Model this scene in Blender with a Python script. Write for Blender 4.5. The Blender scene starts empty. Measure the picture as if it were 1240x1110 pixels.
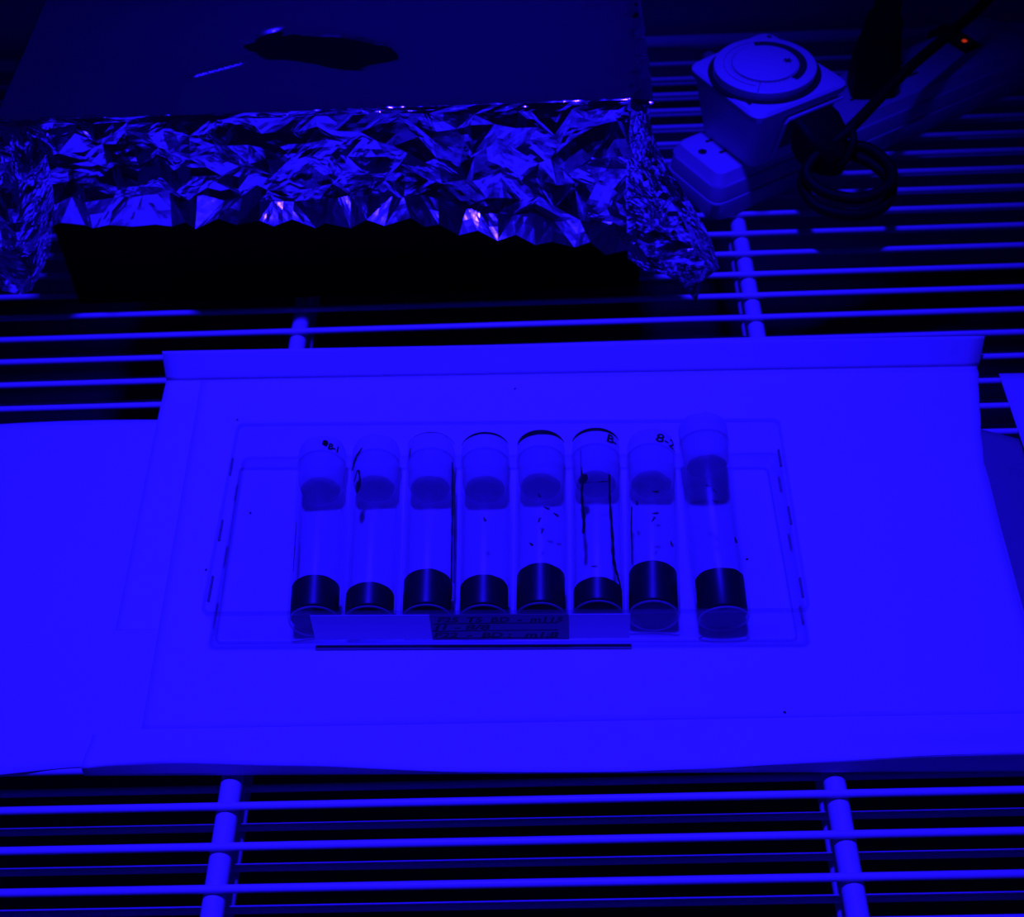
import bpy, bmesh, math, random
from mathutils import Vector, Matrix, noise
C = bpy.context.scene.collection
MM = 0.001
PI = math.pi

# ------------------------------------------------------------------ camera
cd = bpy.data.cameras.new('camera'); cam = bpy.data.objects.new('camera', cd); C.objects.link(cam)
th, ro, ya = 0.8174293712036177, -0.05881477743453278, -0.04279391118922042
f0 = Vector((math.sin(ya)*math.cos(th), math.cos(ya)*math.cos(th), -math.sin(th)))
r0 = Vector((math.cos(ya), -math.sin(ya), 0)); u0 = r0.cross(f0)
rv = math.cos(ro)*r0 + math.sin(ro)*u0; uv = -math.sin(ro)*r0 + math.cos(ro)*u0
M = Matrix((rv, uv, -f0)).transposed().to_4x4(); M.translation = Vector((0.025465, -0.453989, 0.552988))
cam.matrix_world = M
cd.sensor_fit = 'HORIZONTAL'; cd.sensor_width = 36; cd.lens = 1750/1240*36; cd.clip_start = 0.01; cd.clip_end = 20
cd.dof.use_dof = True; cd.dof.focus_distance = 0.655; cd.dof.aperture_fstop = 15
sc = bpy.context.scene; sc.camera = cam

# ------------------------------------------------------------------ world and light
w = bpy.data.worlds.new('world'); sc.world = w; w.use_nodes = True
w.node_tree.nodes['Background'].inputs[0].default_value = (0.03, 0.0, 1.0, 1)
w.node_tree.nodes['Background'].inputs[1].default_value = 0.012
ld = bpy.data.lights.new('blue_lamp', 'SPOT'); lo = bpy.data.objects.new('blue_lamp', ld); C.objects.link(lo)
lo.location = (-0.03, 0.045, 1.70); lo.rotation_euler = (-0.035, 0, 0)
ld.energy = 235; ld.color = (0.0105, 0.0034, 1.0); ld.spot_size = math.radians(36.3); ld.spot_blend = 1.0; ld.shadow_soft_size = 0.06
sc.view_settings.view_transform = 'Standard'; sc.view_settings.look = 'None'
sc.view_settings.gamma = 1; sc.view_settings.use_curve_mapping = False; sc.view_settings.exposure = 0
try:
    sc.cycles.transparent_max_bounces = 48; sc.cycles.max_bounces = 12
    sc.cycles.sample_clamp_indirect = 6
except Exception: pass

# ------------------------------------------------------------------ materials
def mat(name, col, rough=.5, metal=0, noise_amt=0, nscale=60, bump=0, bscale=200, spec=.5, emit=None, estr=0, trans=0):
    m = bpy.data.materials.new(name); m.use_nodes = True; n = m.node_tree; b = n.nodes['Principled BSDF']
    b.inputs['Base Color'].default_value = (*col, 1); b.inputs['Roughness'].default_value = rough
    b.inputs['Metallic'].default_value = metal; b.inputs['Specular IOR Level'].default_value = spec
    tc = n.nodes.new('ShaderNodeTexCoord')
    nt = n.nodes.new('ShaderNodeTexNoise'); nt.inputs['Scale'].default_value = nscale; nt.inputs['Detail'].default_value = 5
    n.links.new(tc.outputs['Object'], nt.inputs['Vector'])
    if noise_amt:
        mr = n.nodes.new('ShaderNodeMapRange'); mr.inputs[1].default_value = .3; mr.inputs[2].default_value = .7
        mr.inputs[3].default_value = 1-noise_amt; mr.inputs[4].default_value = 1
        mx = n.nodes.new('ShaderNodeMix'); mx.data_type = 'RGBA'; mx.blend_type = 'MULTIPLY'; mx.inputs[0].default_value = 1
        mx.inputs[6].default_value = (*col, 1)
        n.links.new(nt.outputs[0], mr.inputs[0]); n.links.new(mr.outputs[0], mx.inputs[7]); n.links.new(mx.outputs[2], b.inputs['Base Color'])
    if bump:
        nb = n.nodes.new('ShaderNodeTexNoise'); nb.inputs['Scale'].default_value = bscale; nb.inputs['Detail'].default_value = 3
        n.links.new(tc.outputs['Object'], nb.inputs['Vector'])
        bp = n.nodes.new('ShaderNodeBump'); bp.inputs['Strength'].default_value = 1; bp.inputs['Distance'].default_value = bump
        n.links.new(nb.outputs[0], bp.inputs['Height']); n.links.new(bp.outputs[0], b.inputs['Normal'])
    if emit: b.inputs['Emission Color'].default_value = (*emit, 1); b.inputs['Emission Strength'].default_value = estr
    if trans: b.inputs['Transmission Weight'].default_value = trans
    return m
def clear(name, tint, rough=.05, haze=0.0, ior=1.45, gloss=.6):
    m = bpy.data.materials.new(name); m.use_nodes = True; n = m.node_tree; n.nodes.clear()
    out = n.nodes.new('ShaderNodeOutputMaterial'); mix = n.nodes.new('ShaderNodeMixShader')
    tr = n.nodes.new('ShaderNodeBsdfTransparent'); tr.inputs[0].default_value = (*tint, 1)
    gl = n.nodes.new('ShaderNodeBsdfGlossy'); gl.inputs['Roughness'].default_value = rough; gl.inputs[0].default_value = (.9, .9, .9, 1)
    fr = n.nodes.new('ShaderNodeFresnel'); fr.inputs[0].default_value = ior
    ge = n.nodes.new('ShaderNodeNewGeometry'); mi = n.nodes.new('ShaderNodeMapRange'); mi.inputs[3].default_value = ior; mi.inputs[4].default_value = 1/ior
    n.links.new(ge.outputs['Backfacing'], mi.inputs[0]); n.links.new(mi.outputs[0], fr.inputs[0])
    hf = n.nodes.new('ShaderNodeMath'); hf.operation = 'MULTIPLY'; hf.inputs[1].default_value = gloss
    n.links.new(fr.outputs[0], hf.inputs[0]); n.links.new(hf.outputs[0], mix.inputs[0]); n.links.new(tr.outputs[0], mix.inputs[1]); n.links.new(gl.outputs[0], mix.inputs[2])
    last = mix
    if haze:
        df = n.nodes.new('ShaderNodeBsdfDiffuse'); df.inputs[0].default_value = (.8, .8, .8, 1)
        m2 = n.nodes.new('ShaderNodeMixShader'); m2.inputs[0].default_value = haze
        n.links.new(mix.outputs[0], m2.inputs[1]); n.links.new(df.outputs[0], m2.inputs[2]); last = m2
    n.links.new(last.outputs[0], out.inputs[0])
    return m
def tape_mat(name, col, opacity, tl=.15):
    m = bpy.data.materials.new(name); m.use_nodes = True; n = m.node_tree; n.nodes.clear()
    out = n.nodes.new('ShaderNodeOutputMaterial'); a = n.nodes.new('ShaderNodeMixShader'); a.inputs[0].default_value = tl
    d = n.nodes.new('ShaderNodeBsdfDiffuse'); d.inputs[0].default_value = (*col, 1)
    t = n.nodes.new('ShaderNodeBsdfTranslucent'); t.inputs[0].default_value = (*col, 1)
    n.links.new(d.outputs[0], a.inputs[1]); n.links.new(t.outputs[0], a.inputs[2])
    tr = n.nodes.new('ShaderNodeBsdfTransparent'); b = n.nodes.new('ShaderNodeMixShader'); b.inputs[0].default_value = opacity
    n.links.new(tr.outputs[0], b.inputs[1]); n.links.new(a.outputs[0], b.inputs[2]); n.links.new(b.outputs[0], out.inputs[0])
    return m

M_wire = mat('white_epoxy_wire', (.8, .8, .8), .35, noise_amt=.06, nscale=30)
M_paper = mat('white_paper', (.84, .84, .84), .9, noise_amt=.03, nscale=90, bump=.00006, bscale=700, spec=.1)
M_paper2 = mat('white_paper_under', (.8, .8, .8), .9, noise_amt=.03, nscale=80, bump=.00005, bscale=500, spec=.1)
M_clear = clear('clear_styrene', (.955, .955, .965), .04, .01)
M_rim = clear('clear_styrene_edge', (.88, .88, .92), .1, .04)
M_glass = clear('clear_vial_plastic', (.972, .972, .98), .35, .003, gloss=.55)
M_glassrim = clear('vial_lip_plastic', (.9, .9, .93), .1, .03)
M_foot = clear('vial_foot_plastic', (.85, .85, .9), .3, .3)
M_food = mat('dark_fly_food', (.012, .011, .018), .9, noise_amt=.3, nscale=200, spec=.1)

M_foil = mat('aluminium_foil', (.76, .76, .77), .17, 1, bump=.00003, bscale=150)
M_foiltop = mat('aluminium_foil_flat', (.9, .9, .92), .15, 1, bump=.00012, bscale=120)
M_black = mat('black_card', (.004, .004, .004), .9, noise_amt=.3, spec=.05)
M_plast = mat('white_abs', (.72, .72, .72), .45, noise_amt=.05, nscale=40)
M_strip = mat('beige_abs', (.5, .5, .5), .5, noise_amt=.08, nscale=40)
M_bplast = mat('black_rubber', (.004, .004, .004), .6, noise_amt=.2, nscale=80, spec=.15)
M_slot = mat('dark_socket', (.01, .01, .01), .7, noise_amt=.1)
M_grey = mat('grey_abs', (.12, .12, .12), .5, noise_amt=.1)
M_dial = mat('dial_print', (.03, .03, .03), .6, noise_amt=.1)
M_faint = mat('faint_print', (.3, .3, .3), .6, noise_amt=.1)
M_red = mat('red_neon', (.3, .01, .0), .4, emit=(1, .05, .01), estr=.45)
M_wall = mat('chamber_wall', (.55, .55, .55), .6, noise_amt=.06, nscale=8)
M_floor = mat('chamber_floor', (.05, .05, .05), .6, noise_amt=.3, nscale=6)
M_ink = mat('black_ink', (.003, .003, .003), .6, noise_amt=.1)
M_fly = mat('dark_insect', (.02, .015, .015), .5, noise_amt=.2)
M_tape = tape_mat('white_tape', (.97, .97, .97), .98, .05)
M_cotton = tape_mat('cotton_plug', (.97, .97, .97), .68, .5)
M_plugend_shade = tape_mat('shaded_cotton', (.5, .5, .52), .5, .3)  # darker grey paints the shade on the plug's inner end
M_slotp = mat('slot_edge', (.2, .2, .2), .6, noise_amt=.1)
M_slip = tape_mat('grey_slip', (.36, .36, .36), .97)

# ------------------------------------------------------------------ helpers (millimetres in, metres out)
def link(name, bm, m, parent=None, smooth=False):
    me = bpy.data.meshes.new(name)
    bmesh.ops.recalc_face_normals(bm, faces=bm.faces)
    for v in bm.verts: v.co *= MM
    bm.to_mesh(me); bm.free(); me.materials.append(m)
    if smooth:
        for p in me.polygons: p.use_smooth = True
    o = bpy.data.objects.new(name, me); C.objects.link(o)
    if parent: o.parent = parent
    return o
def smooth_angle(o, deg=40):
    me = o.data
    for p in me.polygons: p.use_smooth = True
    try: me.set_sharp_from_angle(angle=math.radians(deg))
    except Exception: pass
    return o
def empty(name, loc, rot=(0, 0, 0)):
    o = bpy.data.objects.new(name, None); C.objects.link(o); o.location = Vector(loc)*MM; o.rotation_euler = rot
    o.empty_display_size = .02; return o
def tag(o, label=None, cat=None, group=None, kind=None):
    if label: o['label'] = label
    if cat: o['category'] = cat
    if group: o['group'] = group
    if kind: o['kind'] = kind
    return o
def box(bm, x0, x1, y0, y1, z0, z1, bev=0, seg=2):
    vs = [bm.verts.new((x, y, z)) for z in (z0, z1) for y in (y0, y1) for x in (x0, x1)]
    F = [(0, 2, 3, 1), (4, 5, 7, 6), (0, 1, 5, 4), (2, 6, 7, 3), (0, 4, 6, 2), (1, 3, 7, 5)]
    fs = [bm.faces.new([vs[i] for i in f]) for f in F]
    if bev:
        es = list({e for f in fs for e in f.edges})
        bmesh.ops.bevel(bm, geom=es, offset=bev, segments=seg, affect='EDGES', profile=.5)
def sweep(bm, pts, r, n=10, cap=True):
    pts = [Vector(p) for p in pts]; rings = []
    T = (pts[1]-pts[0]).normalized(); N = T.orthogonal().normalized()
    for i, p in enumerate(pts):
        t = (pts[min(i+1, len(pts)-1)]-pts[max(i-1, 0)]).normalized()
        N = (N - t*N.dot(t)).normalized(); B = t.cross(N)
        rr = r[i] if isinstance(r, (list, tuple)) else r
        rings.append([bm.verts.new(p + N*math.cos(a)*rr + B*math.sin(a)*rr) for a in [2*PI*k/n for k in range(n)]])
    for a, b in zip(rings, rings[1:]):
        for k in range(n): bm.faces.new((a[k], a[(k+1) % n], b[(k+1) % n], b[k]))
    if cap: bm.faces.new(rings[0][::-1]); bm.faces.new(rings[-1])
def catmull(P, k=8):
    P = [Vector(p) for p in P]; Q = [P[0]*2-P[1]] + P + [P[-1]*2-P[-2]]; out = []
    for i in range(1, len(Q)-2):
        a, b, c, d = Q[i-1:i+3]
        for j in range(k):
            t = j/k
            out.append(.5*((2*b)+(c-a)*t+(2*a-5*b+4*c-d)*t*t+(3*b-a-3*c+d)*t**3))
    return out + [P[-1]]
def lathe(bm, prof, n=40, axis='Y', close=True):
    rings = []
    for r, y in prof:
        if r < 1e-6:
            rings.append([bm.verts.new((0, y, 0) if axis == 'Y' else (0, 0, y))])
        else:
            rings.append([bm.verts.new((r*math.sin(a), y, r*math.cos(a)) if axis == 'Y' else (r*math.cos(a), r*math.sin(a), y)) for a in [2*PI*k/n for k in range(n)]])
    for a, b in zip(rings, rings[1:]):
        if len(a) == 1 and len(b) == 1: continue
        for k in range(n):
            k2 = (k+1) % n
            if len(a) == 1: bm.faces.new((a[0], b[k2], b[k]))
            elif len(b) == 1: bm.faces.new((a[k], a[k2], b[0]))
            else: bm.faces.new((a[k], a[k2], b[k2], b[k]))
def grid(bm, nu, nv, fn):
    V = [[bm.verts.new(fn(i/nu, j/nv)) for j in range(nv+1)] for i in range(nu+1)]
    for i in range(nu):
        for j in range(nv):
            a, b, c, d = V[i][j], V[i+1][j], V[i+1][j+1], V[i][j+1]
            if (i+j) & 1: bm.faces.new((a, b, c)); bm.faces.new((a, c, d))
            else: bm.faces.new((a, b, d)); bm.faces.new((b, c, d))
    return V
def sheet(name, m, nu, nv, fn, thick=.12, parent=None, smooth=True):
    bm = bmesh.new(); V = grid(bm, nu, nv, fn)
    me_o = link(name, bm, m, parent, smooth)
    s = me_o.modifiers.new('thickness', 'SOLIDIFY'); s.thickness = thick*MM; s.offset = -1
    return me_o
def interp(tab, x):
    if x <= tab[0][0]: return tab[0][1]
    for (a, b), (c, d) in zip(tab, tab[1:]):
        if x <= c:
            t = (x-a)/(c-a); t = t*t*(3-2*t)*.5 + t*.5
            return b+(d-b)*t
    return tab[-1][1]
def sm(a, b, x):
    t = min(1, max(0, (x-a)/(b-a))); return t*t*(3-2*t)
def text_mesh(s, size, bold=0.0):
    cu = bpy.data.curves.new('txt', 'FONT'); cu.body = s; cu.size = size; cu.resolution_u = 3; cu.offset = bold; cu.shear = .2
    cu.extrude = 0
    o = bpy.data.objects.new('txt', cu); C.objects.link(o)
    dg = bpy.context.evaluated_depsgraph_get(); dg.update()
    me = bpy.data.meshes.new_from_object(o.evaluated_get(dg))
    bpy.data.objects.remove(o); bm = bmesh.new(); bm.from_mesh(me); bpy.data.meshes.remove(me)
    bmesh.ops.triangulate(bm, faces=bm.faces)
    return bm

# ------------------------------------------------------------------ the setting
def struct(name, bm, m, **k):
    o = link(name, bm, m, **k); o['kind'] = 'structure'; return o
bm = bmesh.new(); box(bm, -560, 560, 476, 496, -220, 700); struct('wall_back', bm, M_wall)
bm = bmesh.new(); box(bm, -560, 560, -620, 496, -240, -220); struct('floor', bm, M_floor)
bm = bmesh.new(); box(bm, -560, -540, -620, 476, -220, 700); struct('wall_left', bm, M_wall)
bm = bmesh.new(); box(bm, 540, 560, -620, 476, -220, 700); struct('wall_right', bm, M_wall)

# wire shelves
RX = (-121.6, 143.5)
def wire_mesh(r):
    bm = bmesh.new(); sweep(bm, [(-536, 0, 0), (536, 0, 0)], r, 14)
    return bm
def make_shelf(z, label, dy, lo_n, hi_n, rr=4.9, pitch=19.214):
    root = tag(empty('wire_shelf', (0, 0, z)), label, 'shelf')
    first = None
    for n in range(lo_n, hi_n+1):
        if first is None: o = first = smooth_angle(link('wire', wire_mesh(1.8), M_wire, root))
        else: o = first.copy(); C.objects.link(o); o.parent = root
        o.location = (0, (133.3+dy+pitch*n)*MM, 0)
    for x in RX:
        bm = bmesh.new(); sweep(bm, [(x, -560, -1.35-rr), (x, 468, -1.35-rr)], rr, 20)
        smooth_angle(link('cross_rod', bm, M_wire, root), 50)
    return root
make_shelf(-2.2, 'upper white wire shelf carrying the papers, foil box and timer', 0, -36, 16)
make_shelf(-19.5, 'second white wire shelf directly beneath the upper shelf', .7, -36, 16, pitch=19.314)
bm = bmesh.new(); sweep(bm, [(-538, 462, 2), (538, 462, 2)], 5, 16); struct('trim_1', bm, M_wire, smooth=True)

# ------------------------------------------------------------------ papers
# left lower sheet
def fA(u, v):
    x = -330 + u*(330-150)
    yb = 99.5 + 2.0*math.cos((x+235)/40) * (1 if x > -300 else .5)
    yf = -119.5 + 3.5*sm(-235, -185, x)
    y = yf + (yb-yf)*v
    return (x, y, -.08 + .3*(1-v)**8)
tag(sheet('paper_sheet', M_paper2, 60, 40, fA), 'plain white paper sheet at the left reaching past the frame edge', 'paper')
# main sheet with folded edges
creaseY = [(-186, -119.2), (-170, -119), (-145, -118.7), (-90, -120.7), (-18, -122.9), (50, -124.2), (89, -124.5), (140, -125.1), (211, -126.2), (300, -126.5)]
creaseZ = [(-195, 2), (-186, 5.0), (-170, 7), (-145, 7.6), (-90, 6), (-18, .7), (10, .3), (50, .3), (89, 2), (140, 7), (190, 11.5), (211, 12.5), (300, 13)]
rightX = [(-140, 243.5), (-43, 243.6), (2, 244.5), (52, 246.3), (77, 249.6), (95, 253), (116, 256.4), (128, 259)]
root = tag(empty('paper_sheet', (0, 0, 0)), 'large white liner sheet under the tray with turned up back and right edges', 'paper')
def fB(u, v):
    vv = v**1.0
    x0 = -189 if v > .93 else -189
    # y from crease to the back fold
    xr = 0
    y_b = 131.3 - (u)*7.5
    xt = -189 + u*440
    y_f = interp(creaseY, xt)
    y = y_f + (y_b-y_f)*vv
    xl = -186 - 4.5*sm(-100, 130, y)
    xr = interp(rightX, y)
    x = xl + u*(xr-xl)
    z = interp(creaseZ, x)*(1-sm(0, 1, (y-y_f)/22.0)) if y - y_f < 22 else 0
    return (x, y, max(z, 0) + 0.05)
sheet('paper_face', M_paper, 110, 90, fB, parent=root)
def fFront(u, v):
    x = -186 + u*(243.5+186)
    y = interp(creaseY, x); z = interp(creaseZ, x)
    yb = -123.4 - .0186*x; zb = -.8
    return (x, y+(yb-y)*v, (z+.05)+(zb-z)*v)
sheet('front_edge_fold', M_paper, 110, 6, fFront, parent=root)
def fRear(u, v):
    x = -190.5 + u*(259+190.5); y = 131.3-7.5*u
    return (x + v*4*(u-.35)*(1 if u > .5 else .6), y + 9.0*v, .05 + 15.5*v - 1.5*v*v)
sheet('back_edge_fold', M_paper, 60, 8, fRear, parent=root)
def fE(u, v):
    x = 238 + 30*u; yb = 77 - max(0, x-247)*.42
    return (x, -150 + (yb+150)*v, -.15 + .9*math.sin(PI*u)*.3)
M_strip_p = mat('strip_grey', (.27, .27, .27), .9, noise_amt=.08, nscale=60, spec=.1)  # even grey, darker than the sheets beside it
tag(sheet('grey_strip', M_strip_p, 16, 40, fE), 'darker grey strip tucked under the right edge of the large liner', 'paper')
# top liner with a faint edge
def fCx(u, v):
    yl = -97 + v*(227)
    xl = -164.3 - 6.5*v
    xr = interp(rightX, yl) - 1.2
    x = xl+(xr-xl)*u
    y = yl - u*7*v - u*2
    zb = interp(creaseZ, x)
    yf = interp(creaseY, x)
    z = zb*(1-sm(0, 1, (y-yf)/22.0)) if y-yf < 22 else 0
    return (x, y, max(z, 0)+.42)
tag(sheet('paper_sheet', M_paper, 80, 60, fCx, thick=.25), 'smaller white top sheet lying directly beneath the clear tray', 'paper')
# sheet at far right
def fD(u, v):
    x = 268.5 + 120*u + (1-v)*1; y = -150 + v*(267.5)
    return (x, y - 3*u, -.1 + .8*u)
tag(sheet('paper_sheet', M_paper2, 20, 30, fD), 'narrow strip of white paper at the far right edge behind the upturned fold', 'paper')
# little debris specks on the paper
specks = [(-272, 20), (-148, -6), (125, -96), (5, 116), (-130.5, 30.5), (118, -8), (-146, 98)]
base = None
for i, (x, y) in enumerate(specks):
    if base is None:
        bm = bmesh.new(); bmesh.ops.create_icosphere(bm, subdivisions=1, radius=.62)
        for v in bm.verts: v.co.z *= .6; v.co.x *= 1.3
        base = o = link('crumb', bm, M_fly)
    else: o = base.copy(); C.objects.link(o)
    o.location = Vector((x, y, .75 if -164 < x < 240 else .35))*MM; o.rotation_euler = (0, 0, i*1.3)
    tag(o, ['tiny dark crumb on the left paper sheet near the frame edge', 'tiny dark crumb on the paper just left of the tray front corner', 'tiny dark crumb on the paper near the front right corner',
         'tiny dark crumb on the paper just behind the tray, above the middle vials', 'tiny dark crumb under the tray floor left of the first vial', 'tiny dark crumb under the tray floor right of the tilted vial',
         'tiny dark crumb on the paper behind the left end of the tray'][i], 'crumb', 'crumbs scattered on the paper')

# ------------------------------------------------------------------ tray
tray = tag(empty('clear_tray', (0, 0, .55)), 'shallow clear plastic tray holding the row of vials', 'tray')
FL = [(-137, -51), (136, -57.5), (135.2, 51.5), (-140, 61.5)]
RM = [(-138.5, -52.5), (138.5, -59), (140, 62), (-137.5, 69.5)]
def rloop(P, r, n=5, off=0):
    out = []; m = len(P); cx = sum(p[0] for p in P)/m; cy = sum(p[1] for p in P)/m
    P = [Vector((p[0]+(off if p[0] > cx else -off), p[1]+(off if p[1] > cy else -off))) for p in P]
    for i in range(m):
        a, b, c = P[i-1], P[i], P[(i+1) % m]
        d1 = (a-b).normalized(); d2 = (c-b).normalized()
        p, q = b+d1*r, b+d2*r
        for k in range(n+1):
            t = k/n; out.append(p*(1-t)**2 + b*2*t*(1-t) + q*t*t)
    return out
def ring_verts(bm, L, z): return [bm.verts.new((p.x, p.y, z)) for p in L]
def bridge(bm, a, b):
    n = len(a)
    for k in range(n): bm.faces.new((a[k], a[(k+1) % n], b[(k+1) % n], b[k]))
H = 25.5
bm = bmesh.new()
o0 = ring_verts(bm, rloop(FL, 2.5, off=-1), 0); o1 = ring_verts(bm, rloop(FL, 3), 1.5); o2 = ring_verts(bm, rloop(RM, 4), H)
i2 = ring_verts(bm, rloop(RM, 3.5, off=-1.0), H); i1 = ring_verts(bm, rloop(FL, 2.5, off=-1.0), 2.2); i0 = ring_verts(bm, rloop(FL, 2, off=-1.6), .9)
bridge(bm, o0, o1); bridge(bm, o1, o2); bridge(bm, o2, i2); bridge(bm, i2, i1); bridge(bm, i1, i0)
bm.faces.new(o0); bm.faces.new(i0)
smooth_angle(link('tray_body', bm, M_clear, tray), 35)
bm = bmesh.new()
L0 = rloop(RM, 4.3, off=.5); L1 = rloop(RM, 3.5, off=-1.0)
a = ring_verts(bm, L0, H-1.0); b = ring_verts(bm, L0, H+.5); c = ring_verts(bm, L1, H+.5); d = ring_verts(bm, L1, H-1.0)
bridge(bm, a, b); bridge(bm, b, c); bridge(bm, c, d); bridge(bm, d, a)
link('rim', bm, M_rim, tray)
bm = bmesh.new(); Lb = rloop(FL, 3, off=.2); La = rloop(FL, 3, off=-.6)
a = ring_verts(bm, Lb, .2); b = ring_verts(bm, Lb, 1.2); c = ring_verts(bm, La, 1.2); d = ring_verts(bm, La, .2)
bridge(bm, a, b); bridge(bm, b, c); bridge(bm, c, d); bridge(bm, d, a)
link('bottom_edge', bm, M_rim, tray)
for (x, y0, y1) in [(-138.6, 39, 50.5), (-138.2, -4, 9), (-138.0, -41, -26), (138.2, 35, 46), (138.2, -3, 8), (137.8, -47, -36)]:
    bm = bmesh.new(); box(bm, x-.5, x+.5, y0, y1, 19, 20.4); link('slot', bm, M_slotp, tray)

# handwritten tape on the front wall of the tray
ang = math.atan2(-6.5, 273)
lab = tag(empty('tape_label', (-15, -55.6, 6.2), (0, 0, ang)), 'handwritten white tape label stuck across the tray front wall', 'label')
bm = bmesh.new(); box(bm, -73.5, 73, -.25, .1, 0, 18.5); link('tape', bm, M_tape, lab)
bm = bmesh.new(); box(bm, -18.5, 45, -.5, -.27, -.4, 19); link('paper_slip', bm, M_slip, lab, )
for k, (s, x, z) in enumerate([('F25  T5  BD  -  m115', -15.5, 13.3), ('J1 - 8/8', -17, 7.6), ('F22  -  BD :   m1:8', -18, 1.6)]):
    bm = text_mesh(s, 5.6, .2)
    xs = [v.co.x for v in bm.verts]; sx = (58 if k != 1 else 27)/(max(xs)-min(xs))
    for v in bm.verts: v.co = Vector((v.co.x*sx + x, -.56, v.co.y*.95 + z))
    link('writing', bm, M_ink, lab)
for z0, z1 in ((12.0, 12.2), (6.3, 6.7), (.8, .9)):
    bm = bmesh.new(); sweep(bm, [(-17, -.58, z0), (10, -.58, (z0+z1)/2+.4), (40, -.58, z1+.3)], .16, 5); link('ruled_line', bm, M_ink, lab)
# dark strip painting the shadow below the tape, under the tray wall
bm = bmesh.new(); box(bm, -74, 74, -2.4, .3, -5.3, -4.9); link('tape_shadow', bm, M_slip, lab)

# ------------------------------------------------------------------ vials
R = 12.5
def wrap_text(s, size, y, th0, rad, parent, bold=.05, name='writing', stretch=1.0):
    bm = text_mesh(s, size, bold)
    for v in bm.verts:
        t = th0 + v.co.x*stretch/rad; v.co = Vector((rad*math.sin(t), y + v.co.y, rad*math.cos(t)))
    return link(name, bm, M_ink, parent)
def streak(parent, pts, wd, rad=R-1.2, name='food_smear', m=None):
    """dark smear or painted shadow line on the vial wall: pts = (theta, y), wd widths"""
    bm = bmesh.new(); prev = None
    P = catmull([(a, b, c) for (a, b), c in zip(pts, wd)], 5)
    for i, p in enumerate(P):
        w_ = max(.15, p.z*(1+.35*math.sin(i*2.1)))/rad/2
        a = bm.verts.new((rad*math.sin(p.x-w_), p.y, rad*math.cos(p.x-w_))); b = bm.verts.new((rad*math.sin(p.x+w_), p.y, rad*math.cos(p.x+w_)))
        if prev: bm.faces.new((prev[0], prev[1], b, a))
        prev = (a, b)
    o = link(name, bm, m or M_food, parent); s = o.modifiers.new('thickness', 'SOLIDIFY'); s.thickness = .0003
    return o
def blob(parent, th, y, a, b, rad=R-1.3, name='food_smear'):
    bm = bmesh.new(); bmesh.ops.create_icosphere(bm, subdivisions=2, radius=1)
    for v in bm.verts:
        k = 1 + .25*noise.noise(v.co*2 + Vector((th*3, y, 0)))
        lx, ly, lz = v.co.x*a*k, v.co.y*b*k, v.co.z*.3
        t = th + lx/rad; v.co = Vector(((rad+lz)*math.sin(t), y+ly, (rad+lz)*math.cos(t)))
    return link(name, bm, M_food, parent)
ORD = ['leftmost', 'second', 'third', 'fourth', 'fifth', 'sixth', 'seventh', 'eighth']
vial_lab = ['leftmost plugged vial in the clear tray, short dark letter mark near mouth',
            'second plugged vial from the left, lowest food layer and dark smudge beside the plug',
            'third plugged vial from the left with a long painted shadow streak along its right side',
            'fourth plugged vial from the left, thin dark arc round its plug end',
            'fifth plugged vial from the left, thick black arc round its plug, tall food layer',
            'sixth plugged vial from the left with two dark drips running down inside',
            'seventh plugged vial from the left, marked 8-2 beside the plug, tallest food layer',
            'rightmost plugged vial standing apart and tilted onto the back rim of the tray']
base_c = [(-88.4, -49.5), (-62.7, -50), (-35.8, -50), (-9.2, -51), (17.2, -50.6), (43.7, -50.2), (69.2, -51), (101.2, -53.8)]
mouth = [(-94.1, 61, 14.5), (-66.2, 64, 15), (-37.7, 62.6, 14.5), (-9.9, 61.3, 14.5), (18.8, 63, 14.5), (46.9, 62, 14.5), (75.2, 60, 14.5), (100.1, 53.5, 31)]
food_y = [-30.3, -35.5, -28.5, -32.8, -26.8, -36, -27, -33]
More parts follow.
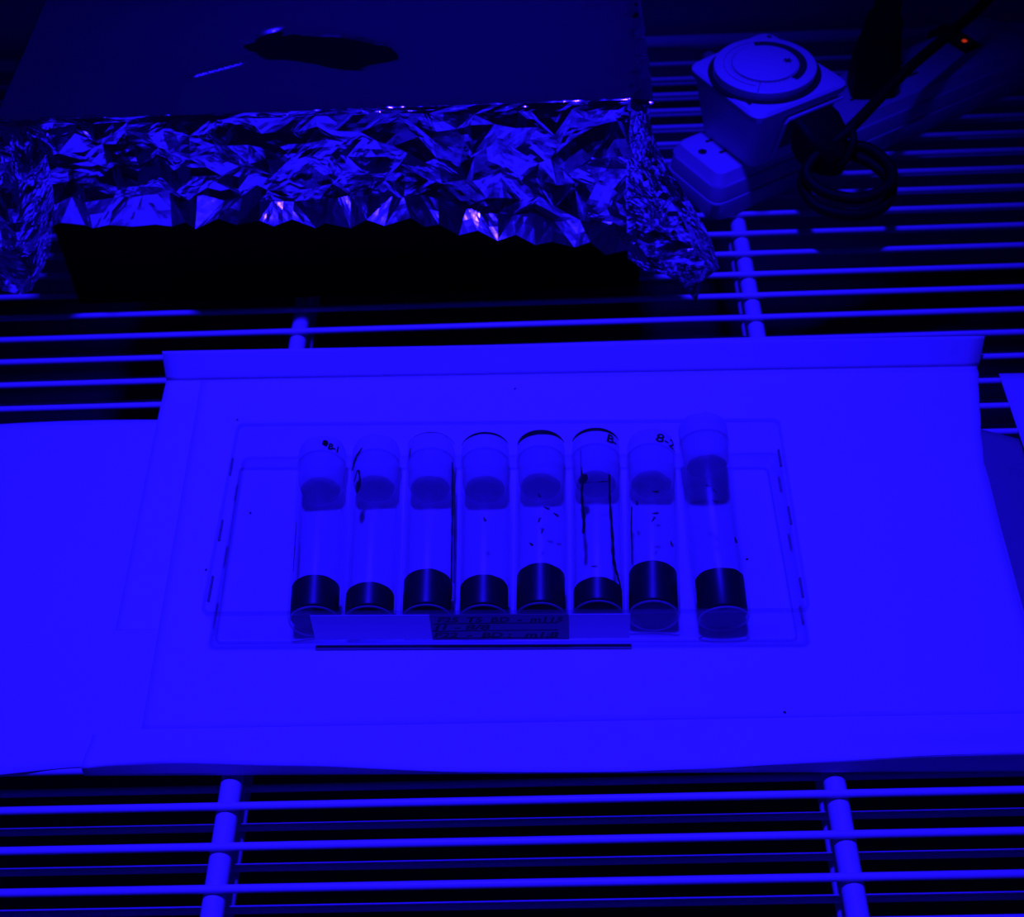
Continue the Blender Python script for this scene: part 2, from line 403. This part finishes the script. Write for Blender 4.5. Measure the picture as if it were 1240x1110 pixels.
def make_vial(i):
    bx, by = base_c[i]; mx, my, mz = mouth[i]
    z0 = 14.2 if i < 7 else 14.5
    d = Vector((mx-bx, my-by, mz-z0)); d.normalize()
    root = bpy.data.objects.new('fly_vial', None); C.objects.link(root)
    Yv = d; Xv = d.cross(Vector((0, 0, 1))).normalized(); Zv = Xv.cross(Yv)
    mw = Matrix((Xv, Yv, Zv)).transposed().to_4x4(); mw.translation = Vector((bx, by, z0))*MM
    root.matrix_world = mw
    tag(root, vial_lab[i], 'vial', 'plugged fly vials lying side by side in the tray')
    bm = bmesh.new()
    prof = [(0, .6), (8, .5), (10.6, 0), (R-.5, .3), (R, 1.2), (R, 98), (R-.3, 98.4), (R-1.0, 98), (R-1.05, 2.4), (R-2, 1.5), (0, 1.6)]
    lathe(bm, prof, 56); smooth_angle(link('vial_wall', bm, M_glass, root), 50)
    bm = bmesh.new(); lathe(bm, [(R+.1, 97.6), (R+.1, 98.3), (R-.9, 98.3), (R-.9, 97.6), (R+.1, 97.6)], 56); link('lip', bm, M_glassrim, root)
    bm = bmesh.new(); lathe(bm, [(10.9, -.3), (11.7, -.3), (11.7, .25), (10.9, .25), (10.9, -.3)], 56); link('foot_ring', bm, M_foot, root)
    fy = food_y[i]-by
    bm = bmesh.new(); lathe(bm, [(0, 1.8), (R-2, 1.9), (R-1.2, 3), (R-1.2, fy-.4), (R-1.6, fy), (0, fy-.3)], 48)
    for v in bm.verts:
        if v.co.y > fy-1: v.co.y += .5*noise.noise(Vector((v.co.x*.2, v.co.z*.2, i*5)))
    smooth_angle(link('food', bm, M_food, root), 50)
    # cotton plug
    M_base = M_plugend_shade
    rnd = random.Random(i+5); pe = 81.5 + rnd.uniform(-1.2, 1.2) + (0 if i < 7 else 3)
    L = 110.3 if i < 7 else 110
    prof = [(0, pe+.6), (6, pe), (9.6, pe+.4), (10.7, pe+1.6), (11.25, pe+4), (11.35, 97), (11.9, 99.2), (12.2, 102), (12.1, 107), (11.3, L-.8), (9.5, L), (0, L+.4)]
    if i == 7: prof = [(a, b) for a, b in prof]
    bm = bmesh.new(); lathe(bm, prof, 48)
    for v in bm.verts:
        q = v.co; n_ = noise.noise(Vector((q.x*.25, q.y*.25+i*9, q.z*.25)))
        k = 1 + .035*n_*(1 if q.y < 96 else .5); v.co = Vector((q.x*k, q.y + n_*.8, q.z*k))
    smooth_angle(link('cotton_plug', bm, M_cotton, root), 60)
    bm = bmesh.new(); lathe(bm, [(0, pe-1.2), (7, pe-1.3), (9.4, pe-.8), (9.9, pe+.2), (9.4, pe+.35), (0, pe+.3)], 40)  # disc that paints the shaded end face of the plug
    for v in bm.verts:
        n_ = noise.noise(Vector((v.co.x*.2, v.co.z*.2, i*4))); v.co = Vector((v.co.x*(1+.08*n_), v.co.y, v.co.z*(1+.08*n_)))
    smooth_angle(link('plug_end_shade', bm, M_plugend_shade, root), 60)
    return root
V = [make_vial(i) for i in range(8)]
def arc(i, wmax, a0=-1.35, a1=1.35, y=109.3, skew=0):
    bm = bmesh.new(); prev = None; n = 30
    for k in range(n+1):
        t = a0+(a1-a0)*k/n; wd = max(.25, wmax*(math.cos((t-skew)*1.05)*.8+.25)); rr = 12.25
        a = bm.verts.new((rr*math.sin(t), y, rr*math.cos(t))); b = bm.verts.new((rr*math.sin(t)-.0, y-wd, rr*math.cos(t)))
        if prev: bm.faces.new((prev[0], prev[1], b, a))
        prev = (a, b)
    o = link('ink_arc', bm, M_ink, V[i]); s = o.modifiers.new('thickness', 'SOLIDIFY'); s.thickness = .0002
arc(3, 1.3); arc(4, 3.2, skew=-.25); arc(5, 2.2, skew=-.1); arc(2, .3)
wrap_text('B-1', 6, 99.5, .35, 12.4, V[0], .25, stretch=.8)
wrap_text('i', 8, 97.2, -1.05, 12.7, V[2], .2)
wrap_text('B-', 8, 100.8, .42, 12.5, V[5], .22)
wrap_text('8-2.', 8.5, 99.5, .12, 12.6, V[6], .12, stretch=1.1)
blob(V[0], .25, 103, 1.6, 2.2, rad=12.6, name='ink_blot')
streak(V[1], [(-1.0, 82), (-.75, 88), (-.62, 80), (-.7, 74)], [.5, 1.0, 1.0, 2.4]); blob(V[1], -.72, 76.5, 1.8, 4.2)
streak(V[1], [(-1.05, 90), (-.8, 96), (-.5, 100)], [1.2, 1.5, .8], rad=12.8, name='ink_streak')
streak(V[2], [(1.12, 94), (1.16, 86), (1.2, 60), (1.2, 40), (1.2, 8)], [.5, 1.6, 1.7, 1.3, 1.3], rad=R+.15, name='shadow_streak', m=M_ink)  # black band painting the shadow between the third and fourth vials
streak(V[2], [(1.42, 90), (1.45, 60), (1.45, 20)], [1.2, 1.2, .8], rad=R+.15, name='shadow_streak', m=M_ink)  # second band of the same painted shadow
streak(V[0], [(-1.35, 60), (-1.3, 46), (-1.3, 36), (-1.3, 28)], [.4, 1.6, .9, .3])
streak(V[5], [(-.75, 98), (-.72, 84), (-.66, 76), (-.7, 66), (-.6, 50), (-.6, 42)], [.5, .7, 1.6, 1.3, 1.6, .4]); blob(V[5], -.62, 77, 2.8, 3)
blob(V[5], -.62, 44, 1.0, 2.3); blob(V[5], -.64, 54, .8, 3)
streak(V[5], [(.62, 80), (.62, 60), (.72, 40), (.75, 26), (1.0, 18), (1.25, 14)], [1.1, 1.1, 1.4, 1.8, 2.0, 1.6])
streak(V[5], [(-.6, 73.5), (0, 73), (.6, 75)], [1.4, 1.8, 1.2]) 
streak(V[6], [(-1.1, 62), (-1.15, 50), (-1.1, 36), (-1.1, 26)], [.5, .9, .6, .3])

# fruit flies on the inside walls
fly0 = None
def fly(i, th, y, rot, lb):
    global fly0
    if fly0 is None:
        fly0 = empty('fruit_fly', (0, 0, 0))
        bm = bmesh.new()
        for (c, r, sx) in (((0, 0, 0), .5, 1.7), ((0, 1.05, .05), .42, 1.0), ((0, -.95, -.05), .42, 1.7)):
            q = bmesh.ops.create_icosphere(bm, subdivisions=1, radius=r)
            for v in q['verts']: v.co = Vector((v.co.x, v.co.y*sx, v.co.z)) + Vector(c)
        link('fly_body', bm, M_fly, fly0, True)
        for s in (-1, 1):
            bm = bmesh.new(); vs = [bm.verts.new(p) for p in ((0, .3, .5), (s*.6, -.4, .5), (s*.7, -1.6, .45), (s*.2, -1.9, .45))]; bm.faces.new(vs)
            bmesh.ops.extrude_face_region(bm, geom=bm.faces[:]); link('wing', bm, M_grey, fly0)
        r = fly0
    else:
        r = fly0.copy(); C.objects.link(r)
        for ch in fly0.children: c = ch.copy(); C.objects.link(c); c.parent = r
    rad = R-1.7
    t = Vector((rad*math.sin(th), y, rad*math.cos(th)))*MM
    L_ = Matrix.Rotation(th, 4, 'Y') @ Matrix.Rotation(rot, 4, 'Z'); L_.translation = t
    r.matrix_world = V[i].matrix_world @ L_
    tag(r, lb, 'fly', 'fruit flies inside the vials')
for a in [(3, .05, 52, .3, 'lone small dark fruit fly in the middle of the fourth vial'), (4, -.05, 66, .3, 'fruit fly in the fifth vial closest to its cotton plug'), (4, .28, 58, 1.2, 'fruit fly right of centre in the fifth vial, upper half'), (4, -.05, 50, 2.7, 'fruit fly in the very middle of the fifth vial'), (4, .08, 43, 2.9, 'fruit fly in the fifth vial just below the middle one'), (4, -.42, 36, .6, 'fruit fly low on the left in the fifth vial near the food'), (4, .75, 56, 1.3, 'fruit fly on the far right wall of the fifth vial'),
          (5, -.15, 20.5, 1.3, 'lone fruit fly just above the food in the sixth vial'), (6, .12, 67, 1.4, 'uppermost fruit fly in the seventh vial, under its plug'), (6, .1, 53, 1.7, 'fruit fly in the middle of the seventh vial, upper of a close pair'), (6, .02, 49, 2.6, 'fruit fly in the middle of the seventh vial, lower of a close pair'), (6, .95, 38, .5, 'fruit fly on the lower right wall of the seventh vial'), (6, -.75, 62, .2, 'fruit fly on the upper left wall of the seventh vial'),
          (7, -.15, 66, 1.2, 'fruit fly nearest the plug in the tilted rightmost vial'), (7, .08, 63, .4, 'second fruit fly from the plug in the tilted rightmost vial'), (7, .05, 57, 1.0, 'third fruit fly from the plug in the tilted rightmost vial'), (7, .95, 38, .3, 'fruit fly on the lower right wall of the tilted rightmost vial')]: fly(*a)

# ------------------------------------------------------------------ foil covered box
bx = tag(empty('storage_box', (-88, 325, 0)), 'matte black box under crumpled foil at the back left', 'box')
bm = bmesh.new(); box(bm, -166, 166, -126, 122, -.3, 104, 1.5); link('body', bm, M_black, bx)
bm = bmesh.new(); box(bm, -168, 168, -128, 124, 104.4, 128.5, 1.5); link('lid', bm, M_black, bx)

def tri_lattice(p, q, seed):
    # piecewise-linear random height field on a warped triangular lattice
    wx = noise.noise(Vector((p*.6, q*.6, seed)))*.9; wy = noise.noise(Vector((p*.6+9, q*.6+4, seed)))*.9
    p += wx; q += wy
    s = (p+q)*.366; i = math.floor(p+s); j = math.floor(q+s)
    t = (i+j)*.2113; x0 = p-(i-t); y0 = q-(j-t)
    if x0 > y0: i1, j1 = 1, 0
    else: i1, j1 = 0, 1
    # barycentric in skewed space
    a = (p+s)-i; b = (q+s)-j
    def h(m, n): return noise.cell(Vector((m+.5, n+.5, seed*7.3+.5)))*2-1
    if a > b: return h(i, j)*(1-a)+h(i+1, j)*(a-b)+h(i+1, j+1)*b
    return h(i, j)*(1-b)+h(i, j+1)*(b-a)+h(i+1, j+1)*a
def crumple(x, z, amp=(4.6, 2.2, .32), cell=((21, 12), (9.5, 6.5), (4.5, 3.6)), seed=1):
    return sum(a*tri_lattice(x/c[0], z/c[1], seed+k*3.1) for k, (a, c) in enumerate(zip(amp, cell)))
foil = tag(empty('foil_cover', (0, 0, 0)), 'crumpled silver foil sheet folded down over the black box', 'foil')
botZ = [(-266, 66), (-245, 68), (-213, 66.5), (-168, 64), (-130, 62), (-95, 59.4), (-49, 62), (-22, 52.4), (5, 47.3), (42, 41), (63, 36), (77, 29), (84, 28)]
def hv(*a):   # repeatable random number in -1..1 for a lattice vertex
    return random.Random(hash(tuple(int(q) for q in a))).uniform(-1, 1)
def facet_mesh(name, nu, nv, fn, levels, parent, seed, m=None, keep=None):
    # coarse jittered net of flat facets, split again with smaller and smaller creases
    bm = bmesh.new(); V = [[bm.verts.new(fn(i, j)) for j in range(nv+1)] for i in range(nu+1)]
    for i in range(nu):
        for j in range(nv):
            a, b, c, d = V[i][j], V[i+1][j], V[i+1][j+1], V[i][j+1]
            if hv(i, j, seed) > 0: bm.faces.new((a, b, c)); bm.faces.new((a, c, d))
            else: bm.faces.new((a, b, d)); bm.faces.new((b, c, d))
    rnd = random.Random(seed)
    for amp in levels:
        old = set(bm.verts)
        bmesh.ops.subdivide_edges(bm, edges=bm.edges[:], cuts=1, use_grid_fill=True)
        bmesh.ops.triangulate(bm, faces=[f for f in bm.faces if len(f.verts) > 3])
        bm.normal_update()
        for v in bm.verts:
            if v not in old:
                k = rnd.uniform(-1, 1); k = k*abs(k)**.4
                if v.is_boundary: k *= .25
                if keep: k *= keep(v.co)
                v.co += Vector((rnd.uniform(-.4, .4), -.8, .3))*k*amp
    return link(name, bm, m or M_foil, parent)
NU, NV = 34, 8
def flare(x): return sm(-186, -165, x)*(1-.45*sm(66, 80, x))
def calm(x, s): return 1-.85*sm(-140, -125, x)*(1-sm(-50, -20, x))*(1-sm(14, 22, s))
def skirt(i, j):
    x = -264 + 344*i/NU
    if 0 < i < NU and j: x += 3.6*hv(i, j, 1)
    zc = interp(botZ, x) + 18 + 2.2*hv(i, 77); s = [0, .06, .2, .36, .52, .68, .84, 1][min(j, 7)]
    if j < NV:
        if 1 < j < 7: s += .055*hv(i, j, 2)
        t = s*(130.8-zc); z = 130.8-t
        y = 194.3 - 2.5*min(1, t/20) - (4.0*hv(i, j, 3)+1.8 + 2.5*(j == 7))*min(1, t/9)*calm(x, t)
    else:
        f = flare(x); z = interp(botZ, x) + (9.2+1.6*sm(-110, -70, x))*f + (1.8 if i % 2 else -.4)*f + .9*hv(i, 5)
        y = 188 - 1.5*(1-f) - (11.5+3*sm(-110, -70, x))*f + (2.2 if i % 2 else -1.0)*f + 1.6*hv(i, 6)
    return (x, min(y, 196), z)
facet_mesh('front_skirt', NU, NV, skirt, (.95, .3, .07), foil, 11, keep=lambda c: (.5 if c.z < interp(botZ, c.x)+17 and flare(c.x) > .3 else .25+.75*calm(c.x, 130.8-c.z)) if c.z < 127 else .2)
# flat top
def ridge(x, y, x0, y0, x1, y1, wd, h):
    d = Vector((x1-x0, y1-y0)); L_ = d.length; d /= L_; p = Vector((x-x0, y-y0)); a = p.dot(d); b = p.x*d.y-p.y*d.x
    if a < -3 or a > L_+3: return 0
    k = min(1, (a+3)/6, (L_+3-a)/6)
    return h*max(0, 1-abs(b)/wd)*max(0, k)
def top(u, v):
    x = -264 + 346*u; y = 193.6 + 262*v
    z = 130.8 + 1.3*noise.noise(Vector((x*.012, y*.012, 3))) + .4*noise.noise(Vector((x*.045, y*.055, 8)))
    z += .12*tri_lattice(x/26, y/26, 4)
    z += ridge(x, y, -166, 231, -136, 244, 3.2, 1.8)
    z += ridge(x, y, 44, 289.5, 68, 292, 2.0, 1.0)
    z += ridge(x, y, -20, 226, 30, 214, 1.2, .4)
    for (a, b, c, d) in ((-22, 232, -8, 230), (-4, 229, 8, 226), (60, 262, 66, 250), (-52, 236, -28, 236)): z += ridge(x, y, a, b, c, d, 1.1, .45)
    # dented torn patch
    dx, dy = (x+97)/62, (y-257)/22 + .22*math.sin(x*.07) + .006*(x+97)
    r2 = dx*dx+dy*dy
    if r2 < 1: z += (-4.4 + 2.4*tri_lattice(x/17, y/9, 6))*(1-r2)**1.6
    # the front edge rises into crinkles towards the right
    z += .35*tri_lattice(x/5, y/5, 2)*(1-sm(0, 12 + 8*sm(0, 70, x), y-193)) + 1.0*tri_lattice(x/6, y/7, 5)*sm(64, 80, x)
    return (x, y, z)
bm = bmesh.new(); grid(bm, 300, 220, top)
for v in bm.verts:
    if v.co.y < 197: v.co.z -= 1.7*(1-(v.co.y-193.6)/3.4)**2
link('top_face', bm, M_foiltop, foil, True)
def side(x0, sgn, seed):
    def f(u, v):
        y = 195 + 260*u; s = 62*v; z = 130.6 - s - 3*math.sin(y*.05)*v
        return (x0 + sgn*(1.0 + (crumple(y, z, seed=seed)*.5+1.5)*sm(0, 8, s)), y, z)
    return f
bm = bmesh.new(); grid(bm, 130, 36, side(80.5, 1, 3)); link('side_skirt', bm, M_foil, foil)
bm = bmesh.new(); grid(bm, 130, 36, side(-263.5, -1, 5)); link('side_skirt', bm, M_foil, foil)
def coons(Lf, Rf, Tf, Bf):
    def f(u, v):
        a = Lf(v)*(1-u)+Rf(v)*u; b = Tf(u)*(1-v)+Bf(u)*v
        c = (Lf(0)*(1-u)+Rf(0)*u)*(1-v)+(Lf(1)*(1-u)+Rf(1)*u)*v
        return a+b-c
    return f
def poly(P):
    P = [Vector(p) for p in P]; L_ = [0]
    for a, b in zip(P, P[1:]): L_.append(L_[-1]+(b-a).length)
    def f(t):
        s = t*L_[-1]
        for k in range(len(P)-1):
            if s <= L_[k+1]+1e-9: return P[k].lerp(P[k+1], (s-L_[k])/(L_[k+1]-L_[k]))
        return P[-1]
    return f
def ear(Lp, Rp, Tp, Bp, bulge, seed, nu, nv):
    F = coons(poly(Lp), poly(Rp), poly(Tp), poly(Bp))
    def f(i, j):
        u, v = i/nu, j/nv
        if 0 < i < nu: u += .3/nu*hv(i, j, seed)
        if 0 < j < nv: v += .3/nv*hv(i, j, seed+1)
        p = F(u, v); c = 3.6*hv(i, j, seed+2)*min(1, u*4)
        return Vector((p.x + .4*c, p.y - bulge*math.sin(PI*min(1, max(0, u)))*(.3+.7*v) - c, p.z))
    o = facet_mesh('corner_flap', nu, nv, f, (1.5, .6, .2), foil, seed)
    md = o.modifiers.new('thickness', 'SOLIDIFY'); md.thickness = .0001
ear([(70, 190, 128), (68, 188, 80), (70, 184, 34)], [(81, 194, 128), (83, 190, 105), (101, 182, 76), (113, 180, 54), (122, 180, 30), (108, 180, 6)],
    [(70, 190, 128), (81, 194, 128)], [(70, 184, 34), (84, 182, 27), (96, 180, 30), (108, 180, 6)], 7, 21, 5, 11)
ear([(-240, 189, 129), (-238, 184, 112), (-241, 184, 90), (-251, 182, 58)], [(-266, 192, 129), (-275, 188, 110), (-292, 184, 80), (-302, 182, 50)],
    [(-240, 189, 129), (-266, 192, 129)], [(-251, 182, 58), (-261, 180, 40), (-277, 180, 26), (-302, 182, 50)], 7, 31, 6, 10)

# ------------------------------------------------------------------ power strip, timer, plugs
A = math.radians(31.5)
strip = tag(empty('power_strip', (115.5, 280.3, 0), (0, 0, A)), 'white power strip lying diagonally on the wire shelf behind the timer', 'power strip')
def taper_box(x0, x1, y0, y1, z0, z1, ins, r, bev=1.5, n=5):
    bm = bmesh.new()
    P = [(x0, y0), (x1, y0), (x1, y1), (x0, y1)]
    def lp(off, rr): return rloop(P, rr, n, off)
    a = ring_verts(bm, lp(ins[0], r), z0); b = ring_verts(bm, lp(ins[1], r), z1-bev)
    c = ring_verts(bm, lp(ins[1]-bev*.3, r), z1-bev*.3); d = ring_verts(bm, lp(ins[1]-bev, r), z1)
    bridge(bm, a, b); bridge(bm, b, c); bridge(bm, c, d); bm.faces.new(a); bm.faces.new(d)
    return bm
smooth_angle(link('lower_housing', taper_box(-3, 277, -27, 27, -.3, 13, (-1.5, 0), 9, 1), M_strip, strip), 35)
smooth_angle(link('upper_housing', taper_box(-2, 276, -26, 26, 13.6, 23, (0, -1), 9, 1.5), M_strip, strip), 35)
smooth_angle(link('socket_face', taper_box(2, 88, -22, 24, 23, 30, (1.5, -1), 6, 2), M_plast, strip), 35)
smooth_angle(link('socket_face', taper_box(96, 262, -22, 24, 23, 30, (1.5, -1), 6, 2), M_strip, strip), 35)
def outlet(cx, cy):
    for (x, y, a, b) in ((cx+12, cy+7, 4.2, 1.1), (cx+12, cy-7, 4.2, 1.1)):
        bm = bmesh.new(); box(bm, x-a, x+a, y-b, y+b, 29.2, 30.15); link('socket_slot', bm, M_slot, strip)
    bm = bmesh.new(); bmesh.ops.create_cone(bm, cap_ends=True, segments=20, radius1=2.7, radius2=2.7, depth=.9)
    for v in bm.verts: v.co += Vector((cx, cy, 29.7))
    link('ground_hole', bm, M_slot, strip)
outlet(9.9, 4.7)
for cx in (112, 160): outlet(cx, 3)
bm = bmesh.new(); box(bm, 216, 233, -5, 30, 23, 30.5, 1); link('switch_frame', bm, M_slot, strip)
bm = bmesh.new(); box(bm, 218.5, 230.5, -2.5, 22, 30, 32.5, 1); sw = link('rocker_switch', bm, M_slot, strip)
bm = bmesh.new(); box(bm, 222, 225, 2.5, 5.5, 32.0, 32.9, .4); tag(link('red_light', bm, M_red, sw), 'red glowing switch light')

timer = tag(empty('outlet_timer', (115.5, 280.3, 30), (0, 0, A)), 'square white mechanical timer with round dial plugged into the power strip', 'timer')
bm = bmesh.new()
Pt = [(14, -38), (83, -39), (79.5, 36), (15.5, 32)]; Pb = [(23, -26), (75, -28), (74, 25), (22, 23)]
a = ring_verts(bm, rloop(Pb, 7, 6), 0.3); b = ring_verts(bm, rloop(Pt, 9, 6, -2), 37)
c = ring_verts(bm, rloop(Pt, 9, 6, 0), 40); d = ring_verts(bm, rloop(Pt, 9, 6, 0), 43.5); e = ring_verts(bm, rloop(Pt, 9, 6, -1.6), 45)
for p, q in ((a, b), (b, c), (c, d), (d, e)): bridge(bm, p, q)
bm.faces.new(a); bm.faces.new(e); smooth_angle(link('housing', bm, M_plast, timer), 40)
DC = (47.5, -2)
def disc(name, r0, r1, z0, z1, m, parent, n=64, bev=.8):
    bm = bmesh.new()
    if r0: lathe(bm, [(r0, z0), (r1, z0), (r1, z1), (r0, z1), (r0, z0)], n, 'Z')
    else: lathe(bm, [(0, z0), (r1, z0), (r1+.3, z1-bev), (r1-bev, z1), (0, z1)], n, 'Z')
    for v in bm.verts: v.co += Vector((DC[0], DC[1], 0))
    return smooth_angle(link(name, bm, m, parent), 40)
disc('dial_recess', 30.2, 33.6, 44.8, 45.35, M_slot, timer)
dial = disc('dial', 0, 30, 45.1, 51, M_plast, timer)
disc('dial_knob', 0, 19, 51.02, 52.2, M_plast, timer, bev=.4)
def ringarc(r0, r1, a0, a1, z, name, m, parent, n=40):
    bm = bmesh.new(); prev = None
    for k in range(n+1):
        t = math.radians(a0+(a1-a0)*k/n)-A
        a = bm.verts.new((DC[0]+r0*math.cos(t), DC[1]+r0*math.sin(t), z)); b = bm.verts.new((DC[0]+r1*math.cos(t), DC[1]+r1*math.sin(t), z))
        if prev: bm.faces.new((prev[0], prev[1], b, a))
        prev = (a, b)
    o = link(name, bm, m, parent); s = o.modifiers.new('thickness', 'SOLIDIFY'); s.thickness = .0003; s.offset = 0; return o
ringarc(20, 24.5, -48, 100, 51.15, 'night_band', M_dial, dial)
ringarc(19.6, 20.1, 105, 310, 51.15, 'printed_ring', M_faint, dial)
ringarc(24.3, 24.6, 105, 250, 51.15, 'printed_ring', M_faint, dial)
for k in range(48):
    t = 2*PI*k/48
    bm = bmesh.new(); box(bm, -.35, .35, -.15, .15, 0, .25)
    for v in bm.verts:
        x = v.co.x+21.5; v.co = Vector((DC[0]+x*math.cos(t)-v.co.y*math.sin(t), DC[1]+x*math.sin(t)+v.co.y*math.cos(t), 51.0+v.co.z))
    if k == 0: bmk = bmesh.new()
    tmp = bpy.data.meshes.new('t'); bm.to_mesh(tmp); bm.free(); bmk.from_mesh(tmp); bpy.data.meshes.remove(tmp)
link('hour_ticks', bmk, M_faint, dial)['kind'] = 'stuff'
t = math.radians(255)-A
bm = bmesh.new(); sweep(bm, [(DC[0]+r_*math.cos(t), DC[1]+r_*math.sin(t), 51.1) for r_ in (19.5, 30)], .3, 6); link('dial_split', bm, M_faint, dial)
for a0 in (30, 90, 150):
    t = math.radians(a0); bm = bmesh.new(); p = Vector((DC[0]+13.2*math.cos(-A+.05), DC[1]+13.2*math.sin(-A+.05), 52.3)); q = Vector((math.cos(t), math.sin(t), 0))*2.6
    sweep(bm, [p-q, p+q], .5, 6); link('arrow_mark', bm, M_dial, dial)
bm = bmesh.new(); sweep(bm, [(20, -24, 45.05), (20, -17, 45.05)], .9, 6); link('rocker_mark', bm, M_dial, timer)
for (x, y) in ((75, 28), (78, -5)):
    bm = bmesh.new(); bmesh.ops.create_cone(bm, cap_ends=True, segments=16, radius1=1.6, radius2=1.6, depth=.4)
    for v in bm.verts: v.co += Vector((x, y, 45.1))
    link('screw_hole', bm, M_grey, timer)
fy_ = lambda z: -26.6-12*z/45
bm = bmesh.new(); sweep(bm, [(36, fy_(6)-2, 6), (36, fy_(34)-2, 34), (37.5, fy_(36)-2, 36), (78, fy_(36)-2, 36)], 1.3, 8); link('side_socket_frame', bm, M_plast, timer)
bm = bmesh.new(); q = [bm.verts.new((x, fy_(z)-.2, z)) for x, z in ((40, 10), (74, 10), (74, 33), (40, 33))]; bm.faces.new(q); o = link('side_socket', bm, M_grey, timer); o.modifiers.new('thickness', 'SOLIDIFY').thickness = .0004

def local(pts):   # strip frame to world
    ca, sa = math.cos(A), math.sin(A)
    return [(115.5+x*ca-y*sa, 280.3+x*sa+y*ca, z) for x, y, z in pts]
# plug in the side of the timer, with its coiled cable
p1 = tag(empty('plug_lead', (0, 0, 0)), 'black cable with angled plug in the timer side, looped beside it', 'cable')
bm = bmesh.new(); pl = []
for (y, hx, hz) in ((-42.6, 15, 11.5), (-48, 15.5, 12.5), (-57, 14, 12), (-64, 9.5, 9.5), (-69, 5.5, 6.5)):
    L_ = rloop([(58-hx, -hz), (58+hx, -hz), (58+hx, hz), (58-hx, hz)], 5, 4)
    pl.append([bm.verts.new(local([(p.x-3, y+2, 55+p.y+(y+42)*.45)])[0]) for p in L_])
for a, b in zip(pl, pl[1:]): bridge(bm, a, b)
bm.faces.new(pl[0]); bm.faces.new(pl[-1]); smooth_angle(link('plug', bm, M_bplast, p1), 40)
c0 = local([(60, -66, 42)])[0]
pts = [c0, (203, 262, 40), (218, 255, 38), (228, 240, 34), (222, 224, 30), (204, 216, 30), (183, 222, 32), (176, 240, 35), (184, 258, 38), (200, 266, 42),
       (216, 262, 44), (227, 246, 42), (224, 230, 40), (206, 221, 38), (186, 226, 40), (177, 238, 44), (184, 254, 50), (200, 264, 56), (212, 276, 60), (249, 324, 62), (281, 361, 62), (316, 401, 66), (345, 436, 90), (360, 462, 140), (362, 468, 220)]
pts = [(x, (y+6 if z < 45 else y), z) for x, y, z in pts]
bm = bmesh.new(); sweep(bm, catmull(pts, 8), 3.4, 12); smooth_angle(link('cord', bm, M_bplast, p1), 60)
bm = bmesh.new()
sweep(bm, catmull([(192, 262, 44), (197, 270, 50), (204, 268, 58), (205, 258, 56), (200, 252, 46), (193, 254, 40), (192, 262, 44)], 6), 2.4, 8)
smooth_angle(link('cable_tie', bm, M_bplast, p1), 60)
# upright plug on the strip
p2 = tag(empty('plug_lead', (0, 0, 0)), 'black upright plug in the power strip with cable rising out of frame', 'cable')
bm = bmesh.new(); pl = []
cx, cy = local([(139, -1, 0)])[0][:2]
for (z, hx, hy) in ((30.3, 13.5, 12), (32, 14.5, 13), (52, 14, 12.5), (66, 11.5, 10), (80, 10, 9), (84, 7.5, 7), (98, 7, 6.5), (112, 5.5, 5)):
    L_ = rloop([(-hx, -hy), (hx, -hy), (hx, hy), (-hx, hy)], min(hx, hy)*.45, 4)
    pl.append([bm.verts.new((cx+p.x+(z-30)*.04, cy+p.y, z)) for p in L_])
for a, b in zip(pl, pl[1:]): bridge(bm, a, b)
bm.faces.new(pl[0]); bm.faces.new(pl[-1]); smooth_angle(link('plug', bm, M_bplast, p2), 40)
bm = bmesh.new(); sweep(bm, catmull([(cx+3, cy, 108), (cx+4, cy+6, 150), (cx+6, cy+30, 230), (cx+10, cy+60, 330)], 8), 4.6, 12); smooth_angle(link('cord', bm, M_bplast, p2), 60)
